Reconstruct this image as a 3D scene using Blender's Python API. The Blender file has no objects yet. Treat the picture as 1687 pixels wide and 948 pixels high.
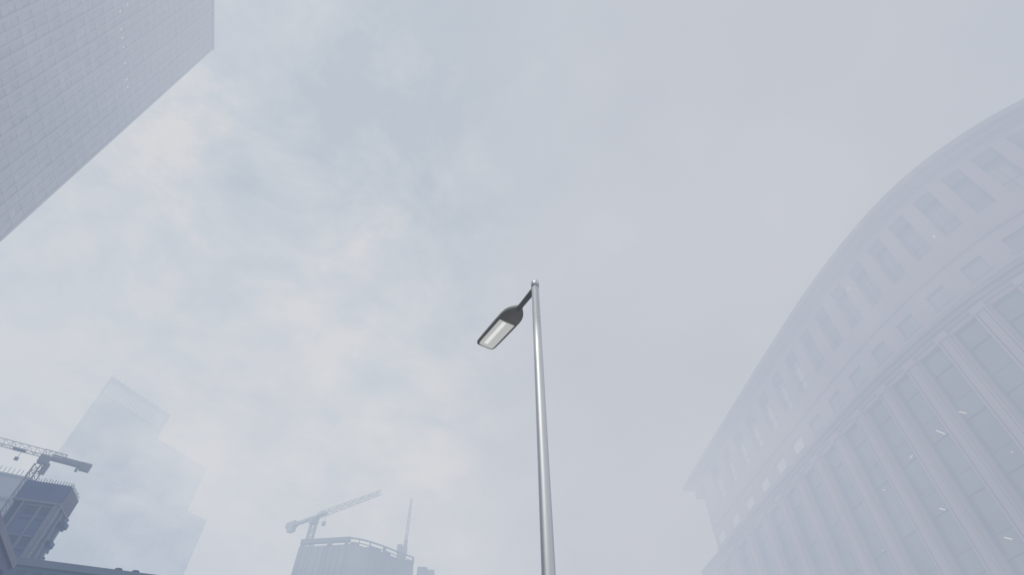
import bpy, bmesh, math, random
from mathutils import Vector, Matrix
random.seed(7)
C = bpy.context.scene.collection
R_ = math.radians

# ------------------------------------------------------------------ helpers
class MB:
    """collects faces (with material slots) and links them as ONE mesh object"""
    def __init__(s): s.v, s.f, s.m, s.sm = [], [], [], []
    def poly(s, pts, m=0, smooth=False):
        b = len(s.v); s.v += [tuple(p) for p in pts]
        s.f.append(tuple(range(b, b+len(pts)))); s.m.append(m); s.sm.append(smooth)
    def hexa(s, p, m=0):
        b = len(s.v); s.v += [tuple(q) for q in p]
        for q in ((0,3,2,1),(4,5,6,7),(0,1,5,4),(1,2,6,5),(2,3,7,6),(3,0,4,7)):
            s.f.append(tuple(b+i for i in q)); s.m.append(m); s.sm.append(False)
    def box(s, fr, u0, u1, v0, v1, z0, z1, m=0):
        P = fr
        s.hexa([P(u0,v0,z0),P(u1,v0,z0),P(u1,v1,z0),P(u0,v1,z0),P(u0,v0,z1),P(u1,v0,z1),P(u1,v1,z1),P(u0,v1,z1)], m)
    def bar(s, a, b, w, m=0, h=None):
        a, b = Vector(a), Vector(b); d = (b-a).normalized()
        up = Vector((0,0,1)) if abs(d.z) < .95 else Vector((1,0,0))
        x = d.cross(up).normalized()*w/2; y = x.cross(d).normalized()*(h or w)/2
        s.hexa([a-x-y,a+x-y,a+x+y,a-x+y,b-x-y,b+x-y,b+x+y,b-x+y], m)
    def rings(s, rings, m=0, cap0=True, cap1=True, smooth=True, closed=True):
        b = len(s.v); n = len(rings[0])
        for r in rings: s.v += [tuple(p) for p in r]
        for i in range(len(rings)-1):
            for j in range(n if closed else n-1):
                k = (j+1) % n
                s.f.append((b+i*n+j, b+i*n+k, b+(i+1)*n+k, b+(i+1)*n+j)); s.m.append(m); s.sm.append(smooth)
        if cap0: s.f.append(tuple(b+j for j in range(n-1,-1,-1))); s.m.append(m); s.sm.append(False)
        if cap1: s.f.append(tuple(b+(len(rings)-1)*n+j for j in range(n))); s.m.append(m); s.sm.append(False)
    def build(s, name, mats, parent=None, loc=None, recalc=True):
        if not isinstance(mats, (list, tuple)): mats = [mats]
        off = Vector(loc) if loc is not None else (root_loc(parent) if parent else Vector((0,0,0)))
        me = bpy.data.meshes.new(name)
        me.from_pydata([tuple(Vector(v)-off) for v in s.v], [], s.f)
        for mt in mats: me.materials.append(mt)
        for p, mi, sm in zip(me.polygons, s.m, s.sm): p.material_index = mi; p.use_smooth = sm
        if recalc:
            bm = bmesh.new(); bm.from_mesh(me); bmesh.ops.recalc_face_normals(bm, faces=bm.faces); bm.to_mesh(me); bm.free()
        o = bpy.data.objects.new(name, me); C.objects.link(o)
        if parent: o.parent = parent
        if loc is not None: o.location = loc
        return o

def root_loc(o):
    while o.parent: o = o.parent
    return Vector(o.location)

def thing(name, label, cat, loc, group=None):
    o = bpy.data.objects.new(name, None); C.objects.link(o); o.location = loc
    o.empty_display_size = .2
    o['label'] = label; o['category'] = cat
    if group: o['group'] = group
    return o

def struct(name, mb, mats, **k):
    o = mb.build(name, mats, **k); o['kind'] = 'structure'; return o

def dirv(az): return Vector((math.sin(R_(az)), math.cos(R_(az)), 0))
def azp(az, r): return dirv(az)*r

def frame(o, az, flip=1):
    """local (u along az, v out of the face, z) -> world"""
    o = Vector((o[0], o[1], 0)); u = dirv(az); n = Vector((-u.y, u.x, 0))*flip
    return lambda a, b, z: o + u*a + n*b + Vector((0,0,z))

# ------------------------------------------------------------------ materials
def mat(name, col, rough=.8, metal=0., var=.12, scale=.6, spec=.5, bump=0., streak=0.):
    m = bpy.data.materials.new(name); m.use_nodes = True
    nt = m.node_tree; b = nt.nodes['Principled BSDF']
    b.inputs['Roughness'].default_value = rough; b.inputs['Metallic'].default_value = metal
    b.inputs['Specular IOR Level'].default_value = spec
    tc = nt.nodes.new('ShaderNodeTexCoord'); nz = nt.nodes.new('ShaderNodeTexNoise')
    nz.inputs['Scale'].default_value = scale; nz.inputs['Detail'].default_value = 5
    nz.inputs['Roughness'].default_value = .6
    mp = nt.nodes.new('ShaderNodeMapping')
    if streak: mp.inputs['Scale'].default_value = (1, 1, streak)
    nt.links.new(tc.outputs['Object'], mp.inputs['Vector']); nt.links.new(mp.outputs['Vector'], nz.inputs['Vector'])
    rp = nt.nodes.new('ShaderNodeValToRGB')
    rp.color_ramp.elements[0].position = .3; rp.color_ramp.elements[1].position = .7
    rp.color_ramp.elements[0].color = (*[c*(1-var) for c in col], 1)
    rp.color_ramp.elements[1].color = (*[min(1, c*(1+var)) for c in col], 1)
    nt.links.new(nz.outputs['Fac'], rp.inputs['Fac']); nt.links.new(rp.outputs['Color'], b.inputs['Base Color'])
    if bump:
        bp = nt.nodes.new('ShaderNodeBump'); bp.inputs['Strength'].default_value = bump; bp.inputs['Distance'].default_value = .02
        nt.links.new(nz.outputs['Fac'], bp.inputs['Height']); nt.links.new(bp.outputs['Normal'], b.inputs['Normal'])
    return m

def emit(name, col, s):
    m = mat(name, (.6,.6,.6)); b = m.node_tree.nodes['Principled BSDF']
    b.inputs['Emission Color'].default_value = (*col, 1); b.inputs['Emission Strength'].default_value = s
    return m

M = dict(
    stone=mat('pale stone', (.415,.345,.36), .85, scale=.12, var=.12, streak=.4),
    stone_lo=mat('pale stone piers', (.425,.36,.375), .85, scale=.2, var=.12, streak=.3),
    stone_dk=mat('stone trim', (.32,.285,.31), .85, scale=.3),
    glass_sq=mat('square window glass', (.24,.25,.28), .14, scale=.15, var=.2, spec=.9),
    glass_sky_refl=mat('glass with painted sky reflection', (.78,.79,.80), .3, scale=.15, var=.06),  # bright sky reflection in the far-end panes, put into the base colour
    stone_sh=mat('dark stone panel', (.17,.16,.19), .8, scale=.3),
    glass=mat('window glass', (.175,.18,.215), .12, scale=.15, var=.35, spec=.8),
    glass_lt=mat('attic glass', (.27,.26,.28), .28, scale=.15, var=.2, spec=.8),
    frame_m=mat('window frame metal', (.16,.18,.22), .5, var=.1),
    a_pier=mat('tower pier concrete', (.425,.395,.41), .8, scale=.08, var=.10),
    a_span=mat('tower spandrel', (.41,.375,.395), .6, scale=.3, var=.15),
    a_glass=mat('tower glass', (.375,.35,.37), .4, scale=.35, var=.2, spec=.4),
    ft_wall=mat('far tower wall', (.14,.175,.17), .8, scale=.03, var=.15),
    ft_dark=mat('far tower window', (.07,.09,.095), .5, var=.2),
    ft_pale=mat('far tower louvre', (.75,.74,.72), .7, var=.05),
    b_wall=mat('slate blue masonry', (.07,.105,.21), .8, scale=.5, var=.18),
    b_pale=mat('pale masonry pier', (.21,.215,.26), .8, scale=.5, var=.14),
    b_dark=mat('dark recess', (.012,.03,.10), .5, var=.2),
    b_glass=mat('blue window glass', (.02,.03,.075), .2, var=.3),
    f_wall=mat('grey lilac concrete', (.26,.27,.31), .8, scale=.2, var=.1),
    g_wall=mat('violet brick', (.12,.13,.23), .8, scale=.6, var=.2),
    g_pale=mat('violet coping stone', (.24,.235,.30), .8, var=.1),
    e_wall=mat('blue grey cladding', (.10,.14,.21), .7, scale=.5, var=.15),
    e_pale=mat('pale blue coping', (.17,.21,.27), .7, scale=.5, var=.1),
    c_wall=mat('unfinished concrete', (.20,.20,.215), .85, scale=.08, var=.35, streak=.2),
    c_beam=mat('concrete ring beam', (.17,.18,.205), .85, scale=.3),
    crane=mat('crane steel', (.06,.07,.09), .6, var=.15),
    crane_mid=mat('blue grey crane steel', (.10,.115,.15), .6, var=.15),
    crane_far=mat('light grey crane steel', (.25,.26,.28), .6, var=.15),  # lighter base colour makes the farther cranes look fainter
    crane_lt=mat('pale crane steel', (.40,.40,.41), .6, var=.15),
    galv=mat('galvanised steel', (.74,.75,.76), .46, 1., scale=3, var=.05, streak=.15),
    head=mat('dark grey lamp housing', (.25,.252,.238), .45, scale=8, var=.08),
    head_arm=mat('grey lamp arm', (.19,.20,.195), .5, .3, scale=8, var=.08),
    lens=emit('lamp glass', (1,.99,.96), .34),  # glow added to the unlit lens in place of light passing through
    tube=emit('lamp tube', (1,1,.99), .62),  # bright streak along the lens, made as an added glowing strip
    reflector=mat('lamp reflector', (.45,.45,.44), .35, scale=5, var=.05),
    asphalt=mat('asphalt', (.05,.05,.052), .9, scale=1.5, var=.25, bump=.2),
    paving=mat('paving', (.30,.29,.28), .85, scale=2, var=.15, bump=.1),
    paint=mat('road paint', (.75,.75,.72), .7, var=.05),
    ground=mat('city ground', (.14,.14,.14), .9, scale=.05, var=.2),
    warm=emit('warm ceiling lamp', (1,.88,.66), .75),
    cool=emit('white ceiling lamp', (.9,.95,1), .36),
)

# ------------------------------------------------------------------ camera (1687x948 calibration)
f_px, cx, cy, vx, vy = 860., 843.5, 474., 850., -320.
th = math.atan(f_px/(cy-vy)); roll = math.atan2(vx-cx, cy-vy)
Fv = Vector((0, math.cos(th), math.sin(th))); U0 = Vector((0, -math.sin(th), math.cos(th))); R0 = Vector((1,0,0))
c_, s_ = math.cos(roll), math.sin(roll)
Rv = R0*c_ + U0*s_; Uv = U0*c_ - R0*s_
cam = bpy.data.cameras.new('camera'); co = bpy.data.objects.new('camera', cam); C.objects.link(co)
cam.sensor_width = 36; cam.lens = 36*f_px/1687; cam.clip_end = 20000; cam.clip_start = .05
mw = Matrix((Rv, Uv, -Fv)).transposed().to_4x4(); mw.translation = (0,0,1.7); co.matrix_world = mw
bpy.context.scene.camera = co

# ------------------------------------------------------------------ ground
g = MB(); g.poly([(-6000,-6000,0),(6000,-6000,0),(6000,6000,0),(-6000,6000,0)]); struct('ground', g, M['ground'])
fs = frame((0,0), -21)
g = MB(); g.poly([fs(-250,7,.004), fs(400,7,.004), fs(400,22,.004), fs(-250,22,.004)]); struct('road', g, M['asphalt'])
g = MB()
for i in range(-20, 40): g.poly([fs(i*8,14.4,.008), fs(i*8+3,14.4,.008), fs(i*8+3,14.55,.008), fs(i*8,14.55,.008)])
struct('road_marking', g, M['paint'])
g = MB(); g.box(fs, -250, 400, -30, 6.99, -.2, .14); struct('pavement', g, M['paving'])

# ------------------------------------------------------------------ street lamp
def circle(cen, r, n=40, ax=(Vector((1,0,0)), Vector((0,1,0)))):
    return [Vector(cen)+ax[0]*(r*math.cos(2*math.pi*i/n))+ax[1]*(r*math.sin(2*math.pi*i/n)) for i in range(n)]
PR = 5.27; pb = azp(3.75, PR); HP = 1.7+PR*math.tan(R_(48.05))
lamp = thing('street_lamp', 'tall galvanised street lamp with one dark lamp head on a short arm', 'street lamp', (pb.x, pb.y, .14))
m = MB(); r0, r1 = .078, .054
capz = HP-.145
m.rings([circle((pb.x+(capz-z)*.0045,pb.y,z), r0+(r1-r0)*z/HP) for z in (.14, 1.5, 3, 4.5, 6, capz)])
m.build('pole', M['galv'], lamp)
m = MB()
m.rings([circle((pb.x,pb.y,capz+dz), r) for dz, r in ((-.012,.050),(-.012,.060),(.075,.060),(.085,.057),(.115,.048),(.135,.034),(.147,.015),(.150,.004))])
m.build('pole_cap', M['galv'], lamp)
m = MB(); m.rings([circle((pb.x+(capz-z)*.0045,pb.y,z), r) for z, r in ((.14,.12),(.16,.12),(.9,.10),(.93,.085))]); m.build('pole_sleeve', M['galv'], lamp)
# arm / head frame
hz = 1.7 + PR*math.tan(R_(47.15))
def onz(az, el, z): return azp(az, (z-1.7)/math.tan(R_(el))) + Vector((0,0,z))
neck = onz(1.15, 45.05, hz+.0); tip = onz(-3.95, 40.75, hz+.02)
ax = (tip-neck); L = ax.length; ax.normalize()
sd = ax.cross(Vector((0,0,1))).normalized(); upv = sd.cross(ax).normalized()
m = MB(); a0 = Vector((pb.x,pb.y,hz)); d = (neck-a0)
for_r = [(0.0,.046),(.12,.046),(.9,.040),(1.08,.036)]
m.rings([circle(a0+d*t, r, 20, (sd, upv)) for t, r in for_r]); m.build('arm', M['head_arm'], lamp)
# housing: sections along ax with (half width, top height, rim height)
W = L*.162
secs = [(-.02,.26,.030,.022),(.00,.36,.040,.026),(.05,.62,.052,.030),(.10,.80,.062,.034),(.16,.93,.070,.036),(.24,.99,.072,.036),(.40,1,.070,.034),(.6,.985,.066,.032),(.8,.965,.058,.030),(.93,.94,.048,.026),(.97,.86,.040,.022),(.99,.72,.030,.018),(1.0,.58,.022,.012)]
m = MB(); rg = []
for t, w, tp, rm in secs:
    c = neck + ax*(t*L); ww = w*W
    pr = [(-.97,-rm),(-1,-rm*.6),(-1,rm*.3),(-.93,tp*.55),(-.7,tp*.86),(-.35,tp*.98),(0,tp),(.35,tp*.98),(.7,tp*.86),(.93,tp*.55),(1,rm*.3),(1,-rm*.6),(.97,-rm)]
    rg.append([c + sd*(x*ww) + upv*z for x, z in pr])
m.rings(rg)
m.build('lamp_head', M['head'], lamp)
hd = [o for o in C.objects if o.name == 'lamp_head'][0]
# recessed reflector tray, tube and glass below the housing
pt0, pt1 = .32, .95
m = MB(); rg = []
for t, k in ((pt0,.74),(pt0+.01,.77),(.88,.75),(pt1-.012,.71),(pt1,.62)):
    c = neck + ax*(t*L); rg.append([c + sd*(x*k*W) - upv*(.034+z) for x, z in ((-1,0),(-.97,.006),(-.4,.010),(0,.011),(.4,.010),(.97,.006),(1,0))])
m.rings(rg, closed=False, cap0=False, cap1=False); m.build('lens', M['lens'], hd)
m = MB(); rg = []
for t in (pt0+.02, pt0+.025, .875, .88):
    c = neck + ax*(t*L) + sd*(-.22*W)*1 - upv*.046
    e = .5 if t in (pt0+.02, .88) else 1
    rg.append(circle(c, .030*e, 14, (sd, upv*.35)))
m.rings(rg); m.build('lamp_tube', M['tube'], hd)
m = MB(); c = neck + ax*(.02*L)
m.rings([circle(neck+ax*(t*L), r, 20, (sd, upv)) for t, r in ((-.05,.036),(-.045,.042),(-.015,.042),(-.005,.038))]); m.build('clamp_collar', M['head_arm'], lamp)

# ------------------------------------------------------------------ big curved stone building on the right
phi_k = [(0,3.0),(95,4.4),(120,11),(132,17),(148,36),(166,56),(192,90),(300,90)]
def phi(s):
    for (a,p),(b,q) in zip(phi_k, phi_k[1:]):
        if s <= b: return p+(q-p)*(s-a)/(b-a) if s > a else p
    return 90
DS = .5; tab = [Vector((68.2,196,0))]
for i in range(600):
    p = R_(phi((i+.5)*DS)); tab.append(tab[-1]+Vector((math.sin(p),-math.cos(p),0))*DS)
def cpt(s, inset, z):
    i = max(0, min(len(tab)-2, int(s/DS))); t = s/DS-i
    p = tab[i].lerp(tab[i+1], t); a = R_(phi(s)); n = Vector((-math.cos(a), -math.sin(a), 0))
    q = p - n*inset; return Vector((q.x, q.y, z))
def s_at(az, inset):
    lo, hi = -20., 250.
    for _ in range(50):
        mid = (lo+hi)/2; q = cpt(mid, inset, 0); a = math.degrees(math.atan2(q.x, q.y))
        if a < az: lo = mid
        else: hi = mid
    return lo
def srange(a, b, st=2.0):
    n = max(1, math.ceil((b-a)/st)); return [a+(b-a)*i/n for i in range(n+1)]
def cslab(mb, s0, s1, i0, i1, z0, z1, m=0, st=2.0):
    """a solid strip following the curve: inset i0 (outer) .. i1 (inner)"""
    mb.rings([[cpt(s,i0,z0), cpt(s,i0,z1), cpt(s,i1,z1), cpt(s,i1,z0)] for s in srange(s0,s1,st)], m, smooth=False)
def csheet(mb, s0, s1, ins, z0, z1, m=0):
    ss = srange(s0, s1)
    for a, b in zip(ss, ss[1:]): mb.poly([cpt(a,ins,z0), cpt(b,ins,z0), cpt(b,ins,z1), cpt(a,ins,z1)], m)
def cwall(mb, s0, s1, ins, z0, z1, holes, depth, m=0):
    """wall sheet on the curve with rectangular holes (sa,sb,za,zb) and their reveals"""
    holes = sorted(holes); x = s0
    for sa, sb, za, zb in holes:
        if sa > x: csheet(mb, x, sa, ins, z0, z1, m)
        csheet(mb, sa, sb, ins, z0, za, m); csheet(mb, sa, sb, ins, zb, z1, m); x = sb
        dd = ins+depth
        for s in (sa, sb): mb.poly([cpt(s,ins,za), cpt(s,dd,za), cpt(s,dd,zb), cpt(s,ins,zb)], m)
        for z in (za, zb): mb.poly([cpt(sa,ins,z), cpt(sb,ins,z), cpt(sb,dd,z), cpt(sa,dd,z)], m)
    csheet(mb, x, s1, ins, z0, z1, m)

hall = thing('curved_stone_building', 'huge pale stone building with a rounded corner, tall pilasters and a deep curved cornice', 'building', (110,110,0))
IA, IB, IP = 3.0, -.8, -1.6       # attic wall, body wall, pilaster face
S1 = 262
att = [22.7,24.35,26.05,27.95,30.05,32.25,34.55,37.0,39.6,42.4,45.3,48.35,51.55,55.0,58.4,61.6,65.0,68.6,72.5]
pil = [20.7,22.35,24.15,26.05,28.1,30.3,32.7,35.3,38.1,41.15,44.4,48.05,51.9,56.0,60.3,64.6,68.9,73.4]
AZ0, AZ1, SQ0, SQ1 = 84.0, 95.9, 73.2, 76.6
sa = [s_at(a, IA) for a in att]; sp = [s_at(a, IB) for a in pil]; spA = [s_at(a, IA) for a in pil]
S_ATT = s_at(20.9, IA)
# attic wall with tall openings, then band with square windows
m = MB(); hs = []
for i, s in enumerate(sa):
    w = ((sa[i+1]-s) if i+1 < len(sa) else 8)*.29
    hs.append((s-w, s+w, AZ0, AZ1))
cwall(m, S_ATT, S1, IA, 79.0, 98.2, hs, 1.75)
m.poly([cpt(S_ATT,IA,69), cpt(S_ATT,IA+45,69), cpt(S_ATT,IA+45,98.2), cpt(S_ATT,IA,98.2)])
m.build('attic_wall', M['stone'], hall, recalc=False)
sq = []
for a, b in zip(spA, spA[1:]):
    c = (a+b)/2; w = (b-a)*.25; sq.append((c-w, c+w, SQ0, SQ1))
sq = [q for q in sq if q[0] > S_ATT+.5]
m = MB(); cwall(m, S_ATT, S1, IA, 68.0, 79.0, sq, .5); m.build('frieze_wall', M['stone'], hall, recalc=False)
for k, (s0, s1, za, zb) in enumerate(hs):
    m = MB(); csheet(m, s0, s1, IA+1.7, za, zb)
    w = m.build('attic_window', M['glass_sky_refl' if k < 7 else 'glass_lt'], hall, recalc=False)
    m = MB()
    for z in (za+(zb-za)*.30, za+(zb-za)*.68): cslab(m, s0+.05, s1-.05, IA+1.55, IA+1.69, z, z+.25)
    c = (s0+s1)/2; cslab(m, c-.12, c+.12, IA+1.54, IA+1.68, za+.05, zb-.05); m.build('mullion', M['stone_dk'], w)
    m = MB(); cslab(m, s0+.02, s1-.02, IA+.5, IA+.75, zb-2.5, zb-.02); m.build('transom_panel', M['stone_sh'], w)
for k, (s0, s1, za, zb) in enumerate(sq):
    m = MB(); csheet(m, s0, s1, IA+.45, za, zb); w = m.build('square_window', M['glass_sky_refl' if k < 6 else 'glass_sq'], hall, recalc=False)
    m = MB(); cslab(m, s0-.4, s1+.4, IA-.2, IA+.3, za-.4, za-.08); m.build('sill', M['stone_dk'], w)
# cornice, in two tiers
m = MB(); cslab(m, -2, S1, 0, 60, 98.6, 100.0); cslab(m, S_ATT-4.5, S1, 1.1, 50, 97.6, 98.597); m.build('cornice', M['stone_dk'], hall)
m = MB(); cslab(m, 5.2, S_ATT+2.5, 1.3, 5, 92.0, 93.9); cslab(m, 6.4, S_ATT+2.5, 1.9, 5, 93.903, 95.2); m.build('eave_bracket', M['stone_dk'], hall)
m = MB(); cslab(m, S_ATT+1, S1, 1.5, 1.56, 101.0, 101.08, 0)
cslab(m, S_ATT+1, S1, 1.5, 1.56, 100.55, 100.6, 0)
for k in range(70):
    s = S_ATT+2+k*3.4
    if s < S1: cslab(m, s, s+.08, 1.5, 1.56, 100.003, 101)
m.build('roof_railing', M['crane_lt'], hall)
# mouldings under the frieze
m = MB()
for z0, z1, ins in ((79.0,79.35,IA-.25),(71.6,71.9,IA-.2)): cslab(m, S_ATT, S1, ins, IA+.2, z0, z1)
m.build('string_course', M['stone_dk'], hall)
m = MB()
for z0, z1, ins in ((67.6,68.3,IB-1.0),(66.7,67.597,IB-.6),(65.8,66.697,IB-.3)): cslab(m, .5, S1, ins, 20, z0, z1)
m.build('moulding', M['stone_dk'], hall)
# body wall with giant windows between pilasters
WZ0, WZ1 = 12.0, 65.0
m = MB(); bw = []; PWs = []
for i, s in enumerate(sp):
    prev = sp[i-1] if i else s-9; nxt = sp[i+1] if i+1 < len(sp) else s+9
    PWs.append((min(s-prev, nxt-s))*.15)
for i in range(len(sp)-1):
    bw.append((sp[i]+PWs[i]+.35, sp[i+1]-PWs[i+1]-.35, WZ0, WZ1))
cwall(m, 1, S1, IB, 0, 66.0, bw, 1.0)
m.poly([cpt(1,IB,0), cpt(1,IB+60,0), cpt(1,IB+60,66), cpt(1,IB,66)])
m.build('body_wall', M['stone_lo'], hall, recalc=False)
for s, w in zip(sp, PWs):
    m = MB()
    cslab(m, s-w*.55, s+w*.55, IP+.12, IB+.2, 2.2, 64.6, st=3)
    for e in (-1, 1): cslab(m, s+e*w*.85-w*.13, s+e*w*.85+w*.13, IP, IB+.2, 2.2, 64.6, st=3)
    cslab(m, s-w*1.12, s+w*1.12, IP-.2, IB+.2, 64.603, 65.78, st=3)
    cslab(m, s-w*1.15, s+w*1.15, IP-.2, IB+.2, .14, 2.197, st=3)
    m.build('pilaster', M['stone_lo'], hall)
for s0, s1, za, zb in bw:
    m = MB(); csheet(m, s0, s1, IB+.95, za, zb); w = m.build('tall_window', M['glass'], hall, recalc=False)
    for z in (61.2, 52.2, 42.4, 32.6, 22.8, 13.6):
        m = MB(); cslab(m, s0, s1, IB+.80, IB+.94, z, z+3.5); 
        cslab(m, s0, s1, IB+.66, IB+.79, z-.08, z+.1); cslab(m, s0, s1, IB+.66, IB+.79, z+3.4, z+3.58)
        m.build('spandrel', M['glass'], w)
    m = MB()
    for e in (.02, .98): cslab(m, s0+(s1-s0)*e-.12, s0+(s1-s0)*e+.12, IB+.62, IB+.93, za, zb)
    m.build('window_frame', M['frame_m'], w)
# roof deck and lamps glimpsed in the windows
m = MB(); m.poly([cpt(s, 4, 100.02) for s in srange(0, S1, 6)] + [Vector((160,196,100.02))]); m.build('roof', M['stone_dk'], hall)
for az, h, mm, tl, tilt in ((45.5,53.4,'warm',1,.45),(43.15,52.9,'warm',1.1,.6),(40.05,52.6,'cool',1.0,-.04),(36.7,51.0,'cool',.7,.3),(40.0,42.7,'warm',.9,.35),(42.9,34.8,'warm',1.0,.33),(46.7,44.4,'cool',.35,.1),(34.4,42.5,'cool',.35,.1)):
    s = s_at(az, IB+.5); d = .46*tl; m = MB()
    m.bar(cpt(s-d, IB+.56, h+tilt*tl), cpt(s+d, IB+.56, h-tilt*tl), .13, 0, .12); m.build('ceiling_lamp', M[mm], hall)
for az, h in ((43.6,93.0),(53.3,86.2)):
    s = s_at(az, IA-.2); m = MB(); cslab(m, s-.2, s+.2, IA-.2, IA-.02, h-.6, h-.2); m.build('ceiling_lamp', M['cool'], hall)

# ------------------------------------------------------------------ generic block with a gridded face
def rods(parent, fr, us, v, z, h, w, mt):
    for u in us:
        m = MB(); hh = h*random.uniform(.75,1.15); lean = random.uniform(-.06,.06)*h
        m.bar(fr(u,v,z), fr(u+lean,v,z+hh), w); m.build('roof_rod', mt, parent)

# ------------------------------------------------------------------ slab tower, upper left
AO = azp(-58.3, 130); fa = frame(AO, 159, -1)
# v axis must point to the street (towards the camera)
if (fa(0,1,0)-fa(0,0,0)).dot(-AO) < 0: fa = frame(AO, 159, 1)
H_A = 201
_fa = fa; fa = lambda a, b, q: _fa(a+(q-145)*.045, b, q)      # the shaft narrows slightly upwards
slab = thing('slab_tower', 'very tall pale grey slab tower of narrow bays, cut by the upper left corner', 'tower', (AO.x, AO.y, 0))
m = MB(); m.box(fa, 0, 118, -45, -.6, 0, H_A-.8); m.build('core_wall', M['a_span'], slab)
m = MB(); m.box(fa, -.35, 118.4, -45.4, .0, H_A-.797, H_A); m.build('roof_parapet', M['a_pier'], slab)
BAY = 2.34; n_b = 50
for i in range(n_b+1):
    m = MB(); u = i*BAY; wd = .52 if i % 3 else .75
    m.box(fa, u-.02, u+wd, -.58, -.20 if i % 3 else -.12, 0, H_A-.8); m.build('pier', M['a_pier'], slab)
FL = 3.9
for i in range(n_b):
    m = MB(); u0, u1 = i*BAY+(.52 if i % 3 else .75), (i+1)*BAY-.02
    k = 1
    while k*FL+2.3 < H_A-2:
        z = k*FL; mi = 1 if random.random() < .25 else 0
        m.box(fa, u0, u1, -.598, -.27, z+2.25, z+FL, 2)
        m.poly([fa(u0,-.34,z), fa(u1,-.34,z), fa(u1,-.34,z+2.25), fa(u0,-.34,z+2.25)], mi); k += 1
    m.build('window_strip', [M['a_glass'], M['a_span'], M['a_span']], slab, recalc=False)
for u, h in ((31.6,145.2),(27.2,144.9),(24.9,144.9),(22.5,144.9),(18.0,144.9),(13.4,144.9),(11.1,144.9),(32.2,148.8)):
    m = MB(); m.box(fa, u-.2, u+.2, -.33, -.24, h, h+.35); m.build('lit_window', M['cool'], slab)

# ------------------------------------------------------------------ far stepped tower in the mist
TO = azp(-43.45, 390); ft = frame(TO, 23.5, -1)
if (ft(0,1,0)-ft(0,0,0)).dot(-TO) < 0: ft = frame(TO, 23.5, 1)
far = thing('stepped_tower', 'faint wide tower with two stepped shoulders, dissolving in the mist behind the tower crane', 'tower', (TO.x, TO.y, 0))
blocks = [(0,49.5,217.2,0),(49.5,96.5,198.6,-1.0),(96.5,115.5,166.5,-2.0)]
for u0, u1, H, v in blocks:
    m = MB(); P = [ft(u0+.01,v,0), ft(u1,v,0), ft(u1-(4 if u1 < 60 else -8),v-40,0), ft(u0+.01+(26 if u0 == 0 else 0),v-40,0)]
    m.hexa([p+Vector((0,0,q)) for q in (0,H) for p in P]); m.build('wall', M['ft_wall'], far)
# louvred crown of the tall block
m = MB(); m.box(ft, 0.2, 48.5, .004, .4, 215.4, 216.8); m.box(ft, 0.2, 48.5, .004, .4, 203.5, 204.0); m.build('crown_band', M['ft_dark'], far)
for i in range(21):
    u = 2.0+i*2.15; m = MB(); m.box(ft, u, u+1.0, .01, .35, 204.6+random.uniform(-.3,.3), 213.2); m.build('louvre', M['ft_pale'], far)
# window columns: paired recessed strips in tiers
def strips(u0, u1, v, tiers, step, w):
    for z0, z1 in tiers:
        u = u0+1.5
        while u+w < u1-1:
            if random.random() < .8:
                m = MB(); m.box(ft, u, u+w*random.uniform(.6,1.1), v+.01, v+.10, z0+random.choice((0,0,3,7)), z1-random.choice((0,0,2,6))); m.build('window_strip', M['ft_dark'], far)
            u += step
strips(0, 49, 0, ((70,104),(108,132),(136,158),(162,196)), 5.3, 1.9)
strips(49.5, 96, -1, ((70,104),(108,132),(136,158),(162,188)), 5.3, 1.9)
strips(96.5, 115, -2, ((70,104),(108,132),(136,158)), 5.3, 1.9)
for z in (106, 134, 160, 190):
    for u0, u1, H, v in blocks:
        if z < H-4:
            m = MB(); m.box(ft, u0+.02, u1-.02, v+.003, v+.5, z-.5, z+.5); m.build('ledge', M['ft_dark'], far)
rods(far, ft, [.4]+[2.3+i*3.9 for i in range(12)], -.6, 217.2, 2.6, .32, M['crane'])
rods(far, ft, [57,65,73,81,89,96], -1.6, 198.6, 3.0, .36, M['crane'])
rods(far, ft, [101,114.6], -2.6, 166.5, 3.2, .36, M['crane'])

# ------------------------------------------------------------------ dark corner tower, lower left
BO = azp(-41.1, 120); fb = frame(BO, -110, 1)
if (fb(0,1,0)-fb(0,0,0)).dot(-BO) < 0: fb = frame(BO, -110, -1)
fside = lambda t, v, z: fb(0,0,0) + dirv(-20)*t + dirv(70)*v + Vector((0,0,z))   # right-hand face
crn = thing('corner_tower', 'dark slate blue tower bristling with rods round its roof, beside the tower crane', 'building', (BO.x, BO.y, 0))
m = MB(); m.box(fb, 0, 5.25, -6.6, 0, 0, 42.3); m.box(fb, 5.25, 6.75, -6.6, -.9, 0, 42.3); m.build('shaft', M['b_wall'], crn)
m = MB(); m.box(fb, -.12, 6.8, -6.2, .22, 42.603, 45.85); m.build('parapet_block', M['b_wall'], crn)
m = MB(); m.box(fb, -.35, 6.9, -6.75, .42, 42.3, 42.6); m.build('cornice', M['b_pale'], crn)
m = MB(); m.box(fb, 5.26, 6.72, -.89, -.6, 0, 42.28); m.build('recess_strip', M['b_dark'], crn)
m = MB()
for u in (0.0, 5.0): m.box(fb, u, u+(.62 if u == 0 else .28), .003, .30, 0, 42.28)
m.build('pier', M['b_pale'], crn)
m = MB(); m.box(fb, 2.22, 2.46, .003, .22, 0, 42.2); m.build('pier', M['b_pale'], crn)
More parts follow.
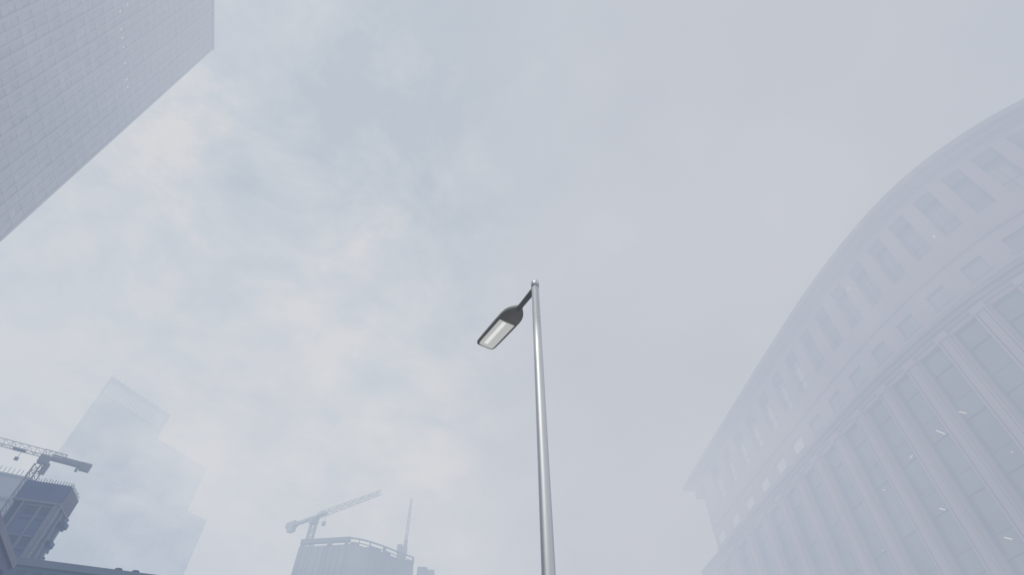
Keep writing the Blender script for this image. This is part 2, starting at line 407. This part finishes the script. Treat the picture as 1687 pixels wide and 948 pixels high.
for z in range(0, 9):
    zt = 41.9-z*2.45
    for u0, u1 in ((.78,2.1),(2.6,4.5)):
        m = MB(); tall = z % 2 == 0
        if tall:
            m.box(fb, u0+.1, u1-.15, .004, .05, zt-1.5, zt-.15); w = m.build('window', M['b_glass'], crn)
            m2 = MB(); m2.box(fb, u0, u1-.05, .006, .22, zt-.147, zt+.02); m2.build('lintel', M['b_pale'], w)
        else:
            m.box(fb, u0+.1, u1-.1, .004, .12, zt+.15, zt+.32); m.build('ledge', M['b_dark'], crn)
for z in range(9):
    zt = 41.3-z*2.45
    for t0 in (1.0, 3.3):
        m = MB(); m.box(fside, t0, t0+1.1, .004, .06, zt-1.6, zt-.2); m.build('window', M['b_glass'], crn)
m = MB(); m.box(fside, .02, .7, .003, .28, 0, 42.28); m.box(fside, 2.5, 2.9, .003, .28, 0, 42.28); m.box(fside, 5.2, 6.0, .003, .25, 0, 42.28); m.build('pier', M['b_pale'], crn)
for zt, d, t1 in ((41.3,.9,6.5),(38.0,.55,6.55)):
    m = MB(); m.box(fside, 4.6, t1, .26, d, zt-.55, zt+.25); m.box(fside, 4.9, t1, .26, d*.6, zt-.9, zt-.553); m.build('balcony', M['b_wall'], crn)
for k in range(6):
    m = MB(); m.box(fside, 5.6, 6.61, .26, .36+.03*k, 36.6-k*1.05, 37.0-k*1.05); m.build('ledge', M['b_wall'], crn)
m = MB()
for k in range(9): m.box(fside, .1+k*.66, .35+k*.66, .224, .40, 42.65, 45.7)
m.build('parapet_fins', M['b_pale'], crn)
rods(crn, fb, [.15+i*.43 for i in range(13)], -.1, 45.85, .75, .07, M['crane'])
rods(crn, fside, [.3+i*.55 for i in range(11)], .0, 45.85, .8, .07, M['crane'])

# concrete block behind it
FO = azp(-46.6, 182); ff = frame(FO, 62, -1)
if (ff(0,1,0)-ff(0,0,0)).dot(-FO) < 0: ff = frame(FO, 62, 1)
blk = thing('concrete_block', 'plain lilac grey block with roof rods, left of the slate blue tower', 'building', (FO.x, FO.y, 0))
m = MB(); m.box(ff, -30, 9, -14, 0, 0, 66.6); m.build('wall', M['f_wall'], blk)
m = MB(); m.box(ff, -30.1, 9.1, .003, .3, 60.6, 61.2); m.build('ledge', M['b_wall'], blk)
m = MB(); m.box(ff, -30.2, 9.2, -14.2, .35, 66.603, 67.0); m.build('coping', M['f_wall'], blk)
rods(blk, ff, [-2.2+i*.95 for i in range(11)], 0, 67.0, 1.5, .13, M['crane_lt'])

# low blue block along the bottom edge
EO = azp(-40.6, 100.3); fe = frame(EO, 68, -1)
if (fe(0,1,0)-fe(0,0,0)).dot(-EO) < 0: fe = frame(EO, 68, 1)
low = thing('low_block', 'low blue grey block with a flat roof along the bottom left edge', 'building', (EO.x, EO.y, 0))
m = MB(); m.box(fe, -6, 24, -3, 0, 0, 27.6); m.build('wall', M['e_wall'], low)
m = MB(); m.box(fe, -6.2, 24.2, -3.2, .35, 27.603, 28.5); m.build('parapet', M['e_pale'], low)
for i in range(15):
    u = -4.5+i*1.85
    for zt in (27.1, 23.6, 20.1):
        m = MB(); m.box(fe, u, u+.95, .004, .06, zt-2.5, zt); m.build('window', M['b_glass'], low)
for u in (10.4, 12.6):
    m = MB(); m.box(fe, u-.45, u+.45, -1.2, -.3, 28.503, 28.85); m.box(fe, u-.3, u+.3, -1.0, -.5, 28.853, 29.0); m.build('roof_vent', M['b_wall'], low)

# nearest violet block, bottom left corner
GO = azp(-44.4, 73); fg = frame(GO, -27, 1)
if (fg(0,1,0)-fg(0,0,0)).dot(-GO) < 0: fg = frame(GO, -27, -1)
vio = thing('violet_brick_building', 'dark violet building with a pale sloping roof edge in the bottom left corner', 'building', (GO.x, GO.y, 0))
m = MB(); m.box(fg, -40, 14.5, -12, 0, 0, 23.6); m.build('wall', M['g_wall'], vio)
m = MB(); m.box(fg, -40.2, 14.7, -12.2, .3, 23.603, 24.35); m.build('parapet', M['g_pale'], vio)
for i in range(9):
    for zt in (22.7, 19.6):
        u = -8+i*2.45; m = MB(); m.box(fg, u, u+1.2, .004, .06, zt-1.9, zt); w = m.build('window', M['b_glass'], vio)
        m = MB(); m.box(fg, u-.15, u+1.35, .006, .2, zt-2.1, zt-1.903); m.build('sill', M['g_pale'], w)

# ------------------------------------------------------------------ unfinished tower, bottom centre
H_C = 97.0
PC = [(-94.2,244.2),(-71.2,240.6),(-67.2,241.9),(-62.8,244.9),(-57.1,250.4),(-51.9,256.6),(-45.4,263.2)]
PC = [Vector((x,y,0)) for x, y in PC]
unf = thing('unfinished_tower', 'dark unfinished tower with an open ring beam round its curved top, under two cranes', 'building', (-68,262,0))
back = [Vector((-50.5,300,0)), Vector((-108,290,0))]
m = MB(); ring = PC+back; H_w = 93.8
m.rings([[p+Vector((0,0,z)) for p in ring] for z in (0, H_w)], smooth=False); m.build('wall', M['c_wall'], unf)
cen = Vector((-72,275,0))
def inw(p, d): return p + (cen-p).normalized()*d
m = MB()
a, b = PC[0], PC[1]
m.hexa([q+Vector((0,0,z)) for z in (95.2,97.1) for q in (a, b, inw(b,1.6), inw(a,1.6))]); m.build('ring_beam', M['c_beam'], unf)
m = MB()
for a, b in zip(PC[1:], PC[2:]): m.bar(inw(a,.3)+Vector((0,0,96.6)), inw(b,.3)+Vector((0,0,96.6)), .5, 0, .55)
m.build('ring_rail', M['c_beam'], unf)
m = MB()
for a, b in zip(PC[1:], PC[2:]): m.bar(inw(a,.3)+Vector((0,0,94.9)), inw(b,.3)+Vector((0,0,94.9)), .3, 0, .3)
m.build('ring_rail', M['c_beam'], unf)
def post(p, w, lean=0, top=96.5):
    m = MB(); m.bar(inw(p,.5)+Vector((lean,0,93.7)), inw(p,.5)+Vector((0,0,top)), w); m.build('post', M['c_beam'], unf)
post(PC[0].lerp(PC[1],.03), 1.2, top=95.2); post(PC[0].lerp(PC[1],.60), 1.7, top=95.2); post(PC[0].lerp(PC[1],.26), .7, top=95.2); post(PC[0].lerp(PC[1],.97), .9, -1.1, top=95.2)
for p, w in ((PC[3],.5),(PC[4],1.3),(PC[5],.5),(PC[6],.9),(PC[2],.3)): post(p, w)
for i, p in enumerate((PC[3].lerp(PC[4],.1), PC[3].lerp(PC[4],.55), PC[4].lerp(PC[5],.2), PC[5].lerp(PC[6],.8), PC[1].lerp(PC[2],.5))):
    m = MB(); q = inw(p, 1.5); s = .9+.5*random.random()
    m.hexa([q+Vector((x*s*1.6,y*s,z)) for z in (93.79,94.6+.5*random.random()) for x, y in ((-1,-1),(1,-1),(1,1),(-1,1))]); m.build('formwork', M['c_wall'], unf)
for a, b, n in ((PC[0],PC[1],9),(PC[3],PC[4],3),(PC[4],PC[5],3),(PC[5],PC[6],3)):
    for i in range(n):
        p = a.lerp(b, (i+.5+random.uniform(-.3,.3))/n); out = (p-cen).normalized()
        m = MB(); m.bar(p+out*.05+Vector((0,0,30)), p+out*.05+Vector((0,0,93.4)), .3); m.build('scaffold_tube', M['c_beam'], unf)

# small block to its right
DO = Vector((-45.4, 276.2, 0)); fd = frame(DO, 88, -1)
if (fd(0,1,0)-fd(0,0,0)).dot(-DO) < 0: fd = frame(DO, 88, 1)
sm = thing('small_stepped_block', 'small grey block with one step, just right of the unfinished tower', 'building', (DO.x, DO.y, 0))
m = MB(); m.box(fd, 0, 4.7, -8, 0, 0, 97.0); m.build('wall', M['c_wall'], sm)
m = MB(); m.box(fd, 4.703, 8.2, -8, -.3, 0, 95.9); m.build('shoulder', M['c_wall'], sm)
m = MB(); m.box(fd, -.1, 4.69, -8.1, .1, 96.2, 96.6); m.build('coping', M['c_beam'], sm)

# ------------------------------------------------------------------ cranes
def lattice(mb, a, b, w0, w1, n, cw, dw, tri=False):
    """four-chord (or three-chord) lattice beam from a to b"""
    a, b = Vector(a), Vector(b); d = (b-a).normalized()
    up = Vector((0,0,1)) if abs(d.z) < .9 else Vector((0,1,0))
    x = d.cross(up).normalized(); y = x.cross(d).normalized()
    cor = [(-1,-1),(1,-1),(0,1)] if tri else [(-1,-1),(1,-1),(1,1),(-1,1)]
    def P(t, k): w = (w0+(w1-w0)*t)/2; return a.lerp(b,t)+x*cor[k][0]*w+y*cor[k][1]*w
    nc = len(cor)
    for k in range(nc): mb.bar(P(0,k), P(1,k), cw)
    for i in range(n):
        t0, t1 = i/n, (i+1)/n
        for k in range(nc):
            k2 = (k+1) % nc
            if i % 2: mb.bar(P(t0,k), P(t1,k2), dw)
            else: mb.bar(P(t0,k2), P(t1,k), dw)
            mb.bar(P(t0,k), P(t0,k2), dw)

# crane beside the corner tower
cb = azp(-43.95, 152); hb = 1.7+152*math.tan(R_(21.75))
jd = (azp(-47.21,153.5)-cb).normalized()
cr = thing('tower_crane', 'dark tower crane at the left edge, its counterweight over the slate blue tower', 'crane', (cb.x, cb.y, 0), 'tower cranes over the building sites')
z = Vector((0,0,1))
m = MB(); lattice(m, cb, cb+z*(hb-2.2), 1.45, 1.45, 34, .22, .10); m.build('mast', M['crane_mid'], cr)
m = MB(); sdv = jd.cross(z).normalized()
fr_ = lambda a, b_, zz: cb + jd*a + sdv*b_ + z*zz
m.box(fr_, -1.0, 1.0, -.9, .9, hb-1.8, hb-.3); m.build('slewing_unit', M['crane_mid'], cr)
m = MB(); m.box(fr_, -1.4, -.3, .95, 2.1, hb-3.4, hb-1.2); m.box(fr_, -1.3, -.4, 1.0, 2.15, hb-1.197, hb-1.0); m.build('cab', M['crane_mid'], cr)
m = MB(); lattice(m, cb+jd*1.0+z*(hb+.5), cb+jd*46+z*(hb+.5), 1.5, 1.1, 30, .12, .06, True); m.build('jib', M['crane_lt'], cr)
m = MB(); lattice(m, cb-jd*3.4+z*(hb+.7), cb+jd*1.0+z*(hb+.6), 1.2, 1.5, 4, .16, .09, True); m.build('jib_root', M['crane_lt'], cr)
m = MB(); m.box(fr_, -7.4, -.9, -.55, .55, hb-.55, hb-.2); m.box(fr_, -7.2, -1, -.7, -.6, hb-.55, hb+.45); m.box(fr_, -7.2, -1, .6, .7, hb-.55, hb+.45); m.build('counter_jib', M['crane_mid'], cr)
m = MB(); m.box(fr_, -8.9, -6.9, -.7, .7, hb-1.1, hb+.5); m.box(fr_, -6.897, -6.2, -.45, .45, hb-.5, hb+.2); m.box(fr_, -6.8, -6.3, -.3, .3, hb-1.7, hb-.553); m.build('counterweight', M['crane_mid'], cr)
m = MB(); p = cb+jd*4.6+z*(hb-.3); m.bar(p, p-z*1.6, .06); m.box(lambda a,b_,zz: p+jd*a+sdv*b_+z*zz, -.35,.35,-.3,.3,-2.2,-1.6); m.build('hook_block', M['crane_mid'], cr)
m = MB(); m.box(fr_, 4.0, 6.4, -.7, .7, hb-.35, hb-.1); m.build('trolley', M['crane_mid'], cr)

# crane on the unfinished tower
hc = 110.2; rr = lambda az, el: azp(az, (hc-1.7)/math.tan(R_(el)))
pc = rr(-20.35, 22.1); tp = rr(-14.33, 25.0); ct = rr(-22.5, 21.0)
cr2 = thing('tower_crane', 'faint tower crane on the left of the unfinished tower with its long jib pointing right', 'crane', (pc.x, pc.y, H_w), 'tower cranes over the building sites')
jd2 = (tp-pc).normalized(); sd2 = jd2.cross(z).normalized(); f2 = lambda a, b_, zz: pc+jd2*a+sd2*b_+z*zz
Lc = (ct-pc).length; Lj = (tp-pc).length
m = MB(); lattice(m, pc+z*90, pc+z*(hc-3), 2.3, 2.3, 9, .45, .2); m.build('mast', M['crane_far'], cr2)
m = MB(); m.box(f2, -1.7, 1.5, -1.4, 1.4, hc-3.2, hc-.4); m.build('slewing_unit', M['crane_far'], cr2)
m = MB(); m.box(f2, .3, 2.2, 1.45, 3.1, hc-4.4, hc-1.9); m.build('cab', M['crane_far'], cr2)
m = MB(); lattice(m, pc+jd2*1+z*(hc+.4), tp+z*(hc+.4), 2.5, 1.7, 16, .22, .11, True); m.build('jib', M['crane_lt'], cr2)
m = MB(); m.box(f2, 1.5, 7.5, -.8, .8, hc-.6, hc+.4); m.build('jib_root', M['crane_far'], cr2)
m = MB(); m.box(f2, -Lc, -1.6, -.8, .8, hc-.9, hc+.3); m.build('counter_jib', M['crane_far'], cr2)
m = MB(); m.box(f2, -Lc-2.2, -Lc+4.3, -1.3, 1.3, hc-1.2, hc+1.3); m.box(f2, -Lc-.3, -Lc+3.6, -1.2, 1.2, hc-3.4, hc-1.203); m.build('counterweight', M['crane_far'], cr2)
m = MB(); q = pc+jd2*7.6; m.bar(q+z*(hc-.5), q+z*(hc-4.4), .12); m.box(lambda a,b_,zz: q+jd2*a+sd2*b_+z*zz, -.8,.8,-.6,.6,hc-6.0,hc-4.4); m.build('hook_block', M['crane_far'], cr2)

# raised-boom crane
q0 = azp(-11.05, 266)
cr3 = thing('luffing_crane', 'slim crane with boom pointing almost straight up, right side of the unfinished tower', 'crane', (q0.x, q0.y, H_w))
f3 = lambda a, b_, zz: q0 + Vector((a,b_,zz))
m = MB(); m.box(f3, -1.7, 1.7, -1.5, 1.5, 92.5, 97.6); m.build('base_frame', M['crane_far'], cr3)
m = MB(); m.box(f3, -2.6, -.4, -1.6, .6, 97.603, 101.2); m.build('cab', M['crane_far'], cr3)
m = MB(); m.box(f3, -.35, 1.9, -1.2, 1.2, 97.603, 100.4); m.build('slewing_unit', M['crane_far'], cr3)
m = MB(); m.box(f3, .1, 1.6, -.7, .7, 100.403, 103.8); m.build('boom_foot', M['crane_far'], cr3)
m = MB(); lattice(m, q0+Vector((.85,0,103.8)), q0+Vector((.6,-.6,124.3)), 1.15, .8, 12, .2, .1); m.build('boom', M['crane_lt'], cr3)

# ------------------------------------------------------------------ haze (one homogeneous-ish fog volume that surrounds the city)
FOG = (.601,.632,.677)          # radiance of thick fog
SIG = (1/260., 1/230., 1/195.)  # extinction per metre
hz_m = bpy.data.materials.new('haze'); hz_m.use_nodes = True; nt = hz_m.node_tree; nt.nodes.clear()
out = nt.nodes.new('ShaderNodeOutputMaterial'); add = nt.nodes.new('ShaderNodeAddShader')
ab = nt.nodes.new('ShaderNodeVolumeAbsorption'); em = nt.nodes.new('ShaderNodeEmission')
D0 = max(SIG)*1.25
ab.inputs['Color'].default_value = (*[1-s/D0 for s in SIG], 1)
tc = nt.nodes.new('ShaderNodeTexCoord')
n1 = nt.nodes.new('ShaderNodeTexNoise'); n1.inputs['Scale'].default_value = 1/38.; n1.inputs['Detail'].default_value = 4; n1.inputs['Roughness'].default_value = .64
mp = nt.nodes.new('ShaderNodeMapping'); mp.inputs['Scale'].default_value = (1,1,1.5); mp.inputs['Location'].default_value = (13,40,5)
nt.links.new(tc.outputs['Object'], mp.inputs['Vector']); nt.links.new(mp.outputs['Vector'], n1.inputs['Vector'])
dm = nt.nodes.new('ShaderNodeMapRange'); dm.inputs['From Min'].default_value = .3; dm.inputs['From Max'].default_value = .7
dm.inputs['To Min'].default_value = .8*D0; dm.inputs['To Max'].default_value = 1.2*D0
nt.links.new(n1.outputs['Fac'], dm.inputs['Value'])
sp_ = nt.nodes.new('ShaderNodeSeparateXYZ'); nt.links.new(tc.outputs['Object'], sp_.inputs[0])
def mr(src, a, b, c, d):
    n = nt.nodes.new('ShaderNodeMapRange'); n.interpolation_type = 'SMOOTHERSTEP'; nt.links.new(src, n.inputs['Value'])
    for k, v in zip(('From Min','From Max','To Min','To Max'), (a,b,c,d)): n.inputs[k].default_value = v
    return n.outputs['Result']
def mm(op, a, b):
    n = nt.nodes.new('ShaderNodeMath'); n.operation = op; nt.links.new(a, n.inputs[0]); nt.links.new(b, n.inputs[1]); return n.outputs[0]
right = mm('MULTIPLY', mr(sp_.outputs['X'], -60, 62, 0, 1), mr(sp_.outputs['X'], 80, 150, 1, .15))
dens = mm('MULTIPLY', mm('MULTIPLY', dm.outputs['Result'], mr(right, 0, 1, 1, 2.75)), mm('MAXIMUM', mr(sp_.outputs['Z'], 8, 95, .43, 1.30), mr(right, 0, 1, 0, .80)))
# low cloud drifting round the far towers
n2 = nt.nodes.new('ShaderNodeTexNoise'); n2.inputs['Scale'].default_value = 1/34.; n2.inputs['Detail'].default_value = 3; n2.inputs['Roughness'].default_value = .55
mp2 = nt.nodes.new('ShaderNodeMapping'); mp2.inputs['Scale'].default_value = (1,1,1.7); mp2.inputs['Location'].default_value = (3,7,11)
nt.links.new(tc.outputs['Object'], mp2.inputs['Vector']); nt.links.new(mp2.outputs['Vector'], n2.inputs['Vector'])
cl = mm('MULTIPLY', mm('MULTIPLY', mr(n2.outputs['Fac'], .52, .62, 0, 1), mr(sp_.outputs['Z'], 70, 150, 0, 1)), mm('MULTIPLY', mr(sp_.outputs['Y'], 150, 240, 0, 1), mr(sp_.outputs['X'], 60, -60, 0, 1)))
c3 = nt.nodes.new('ShaderNodeMath'); c3.operation = 'MULTIPLY_ADD'; c3.inputs[1].default_value = D0*3.1; nt.links.new(cl, c3.inputs[0]); nt.links.new(dens, c3.inputs[2])
dens = c3.outputs[0]
nt.links.new(dens, ab.inputs['Density'])
rp = nt.nodes.new('ShaderNodeValToRGB'); rp.color_ramp.elements[0].position = .36; rp.color_ramp.elements[1].position = .64
dk = (.85,.89,.93); lt = (1.12,1.10,1.07)
rp.color_ramp.elements[0].color = (*[F*s/D0*k for F, s, k in zip(FOG, SIG, dk)], 1)
rp.color_ramp.elements[1].color = (*[F*s/D0*k for F, s, k in zip(FOG, SIG, lt)], 1)
nt.links.new(n1.outputs['Fac'], rp.inputs['Fac'])
mxr = nt.nodes.new('ShaderNodeMixRGB'); mxr.blend_type = 'MULTIPLY'; mxr.inputs['Color2'].default_value = (.918,.898,.922,1)
nt.links.new(right, mxr.inputs['Fac']); nt.links.new(rp.outputs['Color'], mxr.inputs['Color1'])
mxl = nt.nodes.new('ShaderNodeMixRGB'); mxl.blend_type = 'MULTIPLY'; mxl.inputs['Color2'].default_value = (.70,.82,1.04,1)
nt.links.new(mm('MULTIPLY', mr(sp_.outputs['Z'], 5, 60, 1, 0), mr(sp_.outputs['X'], 15, -60, 0, 1)), mxl.inputs['Fac']); nt.links.new(mxr.outputs[0], mxl.inputs['Color1'])
mxc = nt.nodes.new('ShaderNodeMixRGB'); mxc.inputs['Color2'].default_value = (*[F*q/D0 for F, q in zip((.86,.83,.805), SIG)], 1)
nt.links.new(cl, mxc.inputs['Fac']); nt.links.new(mxl.outputs[0], mxc.inputs['Color1'])
nt.links.new(mxc.outputs[0], em.inputs['Color']); nt.links.new(dens, em.inputs['Strength'])
nt.links.new(ab.outputs[0], add.inputs[0]); nt.links.new(em.outputs[0], add.inputs[1]); nt.links.new(add.outputs[0], out.inputs['Volume'])
m = MB(); m.box(lambda a,b,c: Vector((a,b,c)), -640, 640, -500, 640, -1, 235); haze = struct('haze', m, hz_m)

# ------------------------------------------------------------------ sky and sun
w = bpy.data.worlds.new('World'); bpy.context.scene.world = w; w.use_nodes = True; nt = w.node_tree
bg = nt.nodes['Background']; bg.inputs['Strength'].default_value = .1
SUN_AZ, SUN_EL = 207, 48
sk = nt.nodes.new('ShaderNodeTexSky'); sk.sky_type = 'NISHITA'; sk.sun_disc = False
sk.sun_elevation = R_(SUN_EL); sk.sun_rotation = R_(SUN_AZ); sk.dust_density = 3
tc = nt.nodes.new('ShaderNodeTexCoord'); sx = nt.nodes.new('ShaderNodeSeparateXYZ'); nt.links.new(tc.outputs['Generated'], sx.inputs[0])
def mth(op, a, b=None):
    n = nt.nodes.new('ShaderNodeMath'); n.operation = op
    for i, v in enumerate((a, b)):
        if v is None: continue
        if isinstance(v, (int, float)): n.inputs[i].default_value = v
        else: nt.links.new(v, n.inputs[i])
    return n.outputs[0]
zz = mth('ADD', mth('MAXIMUM', sx.outputs['Z'], 0.0), .22)
cv = nt.nodes.new('ShaderNodeCombineXYZ'); nt.links.new(mth('DIVIDE', sx.outputs['X'], zz), cv.inputs[0]); nt.links.new(mth('DIVIDE', sx.outputs['Y'], zz), cv.inputs[1])
na = nt.nodes.new('ShaderNodeTexNoise'); na.inputs['Scale'].default_value = 4.2; na.inputs['Detail'].default_value = 5; na.inputs['Roughness'].default_value = .64; na.inputs['Distortion'].default_value = .3
nt.links.new(cv.outputs[0], na.inputs['Vector'])
dt = nt.nodes.new('ShaderNodeVectorMath'); dt.operation = 'DOT_PRODUCT'; nt.links.new(tc.outputs['Generated'], dt.inputs[0])
bd = Vector((math.sin(R_(-45))*math.cos(R_(14)), math.cos(R_(-45))*math.cos(R_(14)), math.sin(R_(14)))); dt.inputs[1].default_value = bd
gr = mth('MULTIPLY', mth('SUBTRACT', dt.outputs['Value'], .80), .50)
fac = mth('ADD', na.outputs['Fac'], gr)
rp = nt.nodes.new('ShaderNodeValToRGB'); nt.links.new(fac, rp.inputs['Fac'])
e = rp.color_ramp.elements; e[0].position = .36; e[0].color = (.33,.395,.48,1); e[1].position = .66; e[1].color = (.93,.905,.885,1)
e2 = e.new(.48); e2.color = (.52,.585,.67,1)
mul = nt.nodes.new('ShaderNodeMixRGB'); mul.blend_type = 'MULTIPLY'; mul.inputs['Fac'].default_value = 1; mul.inputs['Color2'].default_value = (10,10,10,1)
nt.links.new(rp.outputs['Color'], mul.inputs['Color1'])
mx = nt.nodes.new('ShaderNodeMixRGB'); mx.inputs['Fac'].default_value = .94
nt.links.new(sk.outputs[0], mx.inputs['Color1']); nt.links.new(mul.outputs[0], mx.inputs['Color2']); nt.links.new(mx.outputs[0], bg.inputs['Color'])
sl = bpy.data.lights.new('sun', 'SUN'); sl.energy = 4.5; sl.angle = R_(30); sl.color = (.74,.85,1.0)
so = bpy.data.objects.new('sun', sl); C.objects.link(so)
sdir = Vector((math.sin(R_(SUN_AZ))*math.cos(R_(SUN_EL)), math.cos(R_(SUN_AZ))*math.cos(R_(SUN_EL)), math.sin(R_(SUN_EL))))
so.rotation_euler = sdir.to_track_quat('Z','Y').to_euler()

sc = bpy.context.scene
sc.render.engine = 'CYCLES'
sc.view_settings.view_transform = 'Standard'; sc.view_settings.look = 'None'; sc.view_settings.exposure = 0; sc.view_settings.gamma = 1
sc.cycles.volume_step_rate = .3; sc.cycles.volume_preview_step_rate = .3; sc.cycles.volume_max_steps = 128
sc.cycles.max_bounces = 6; sc.cycles.transparent_max_bounces = 16
sc.cycles.use_denoising = True
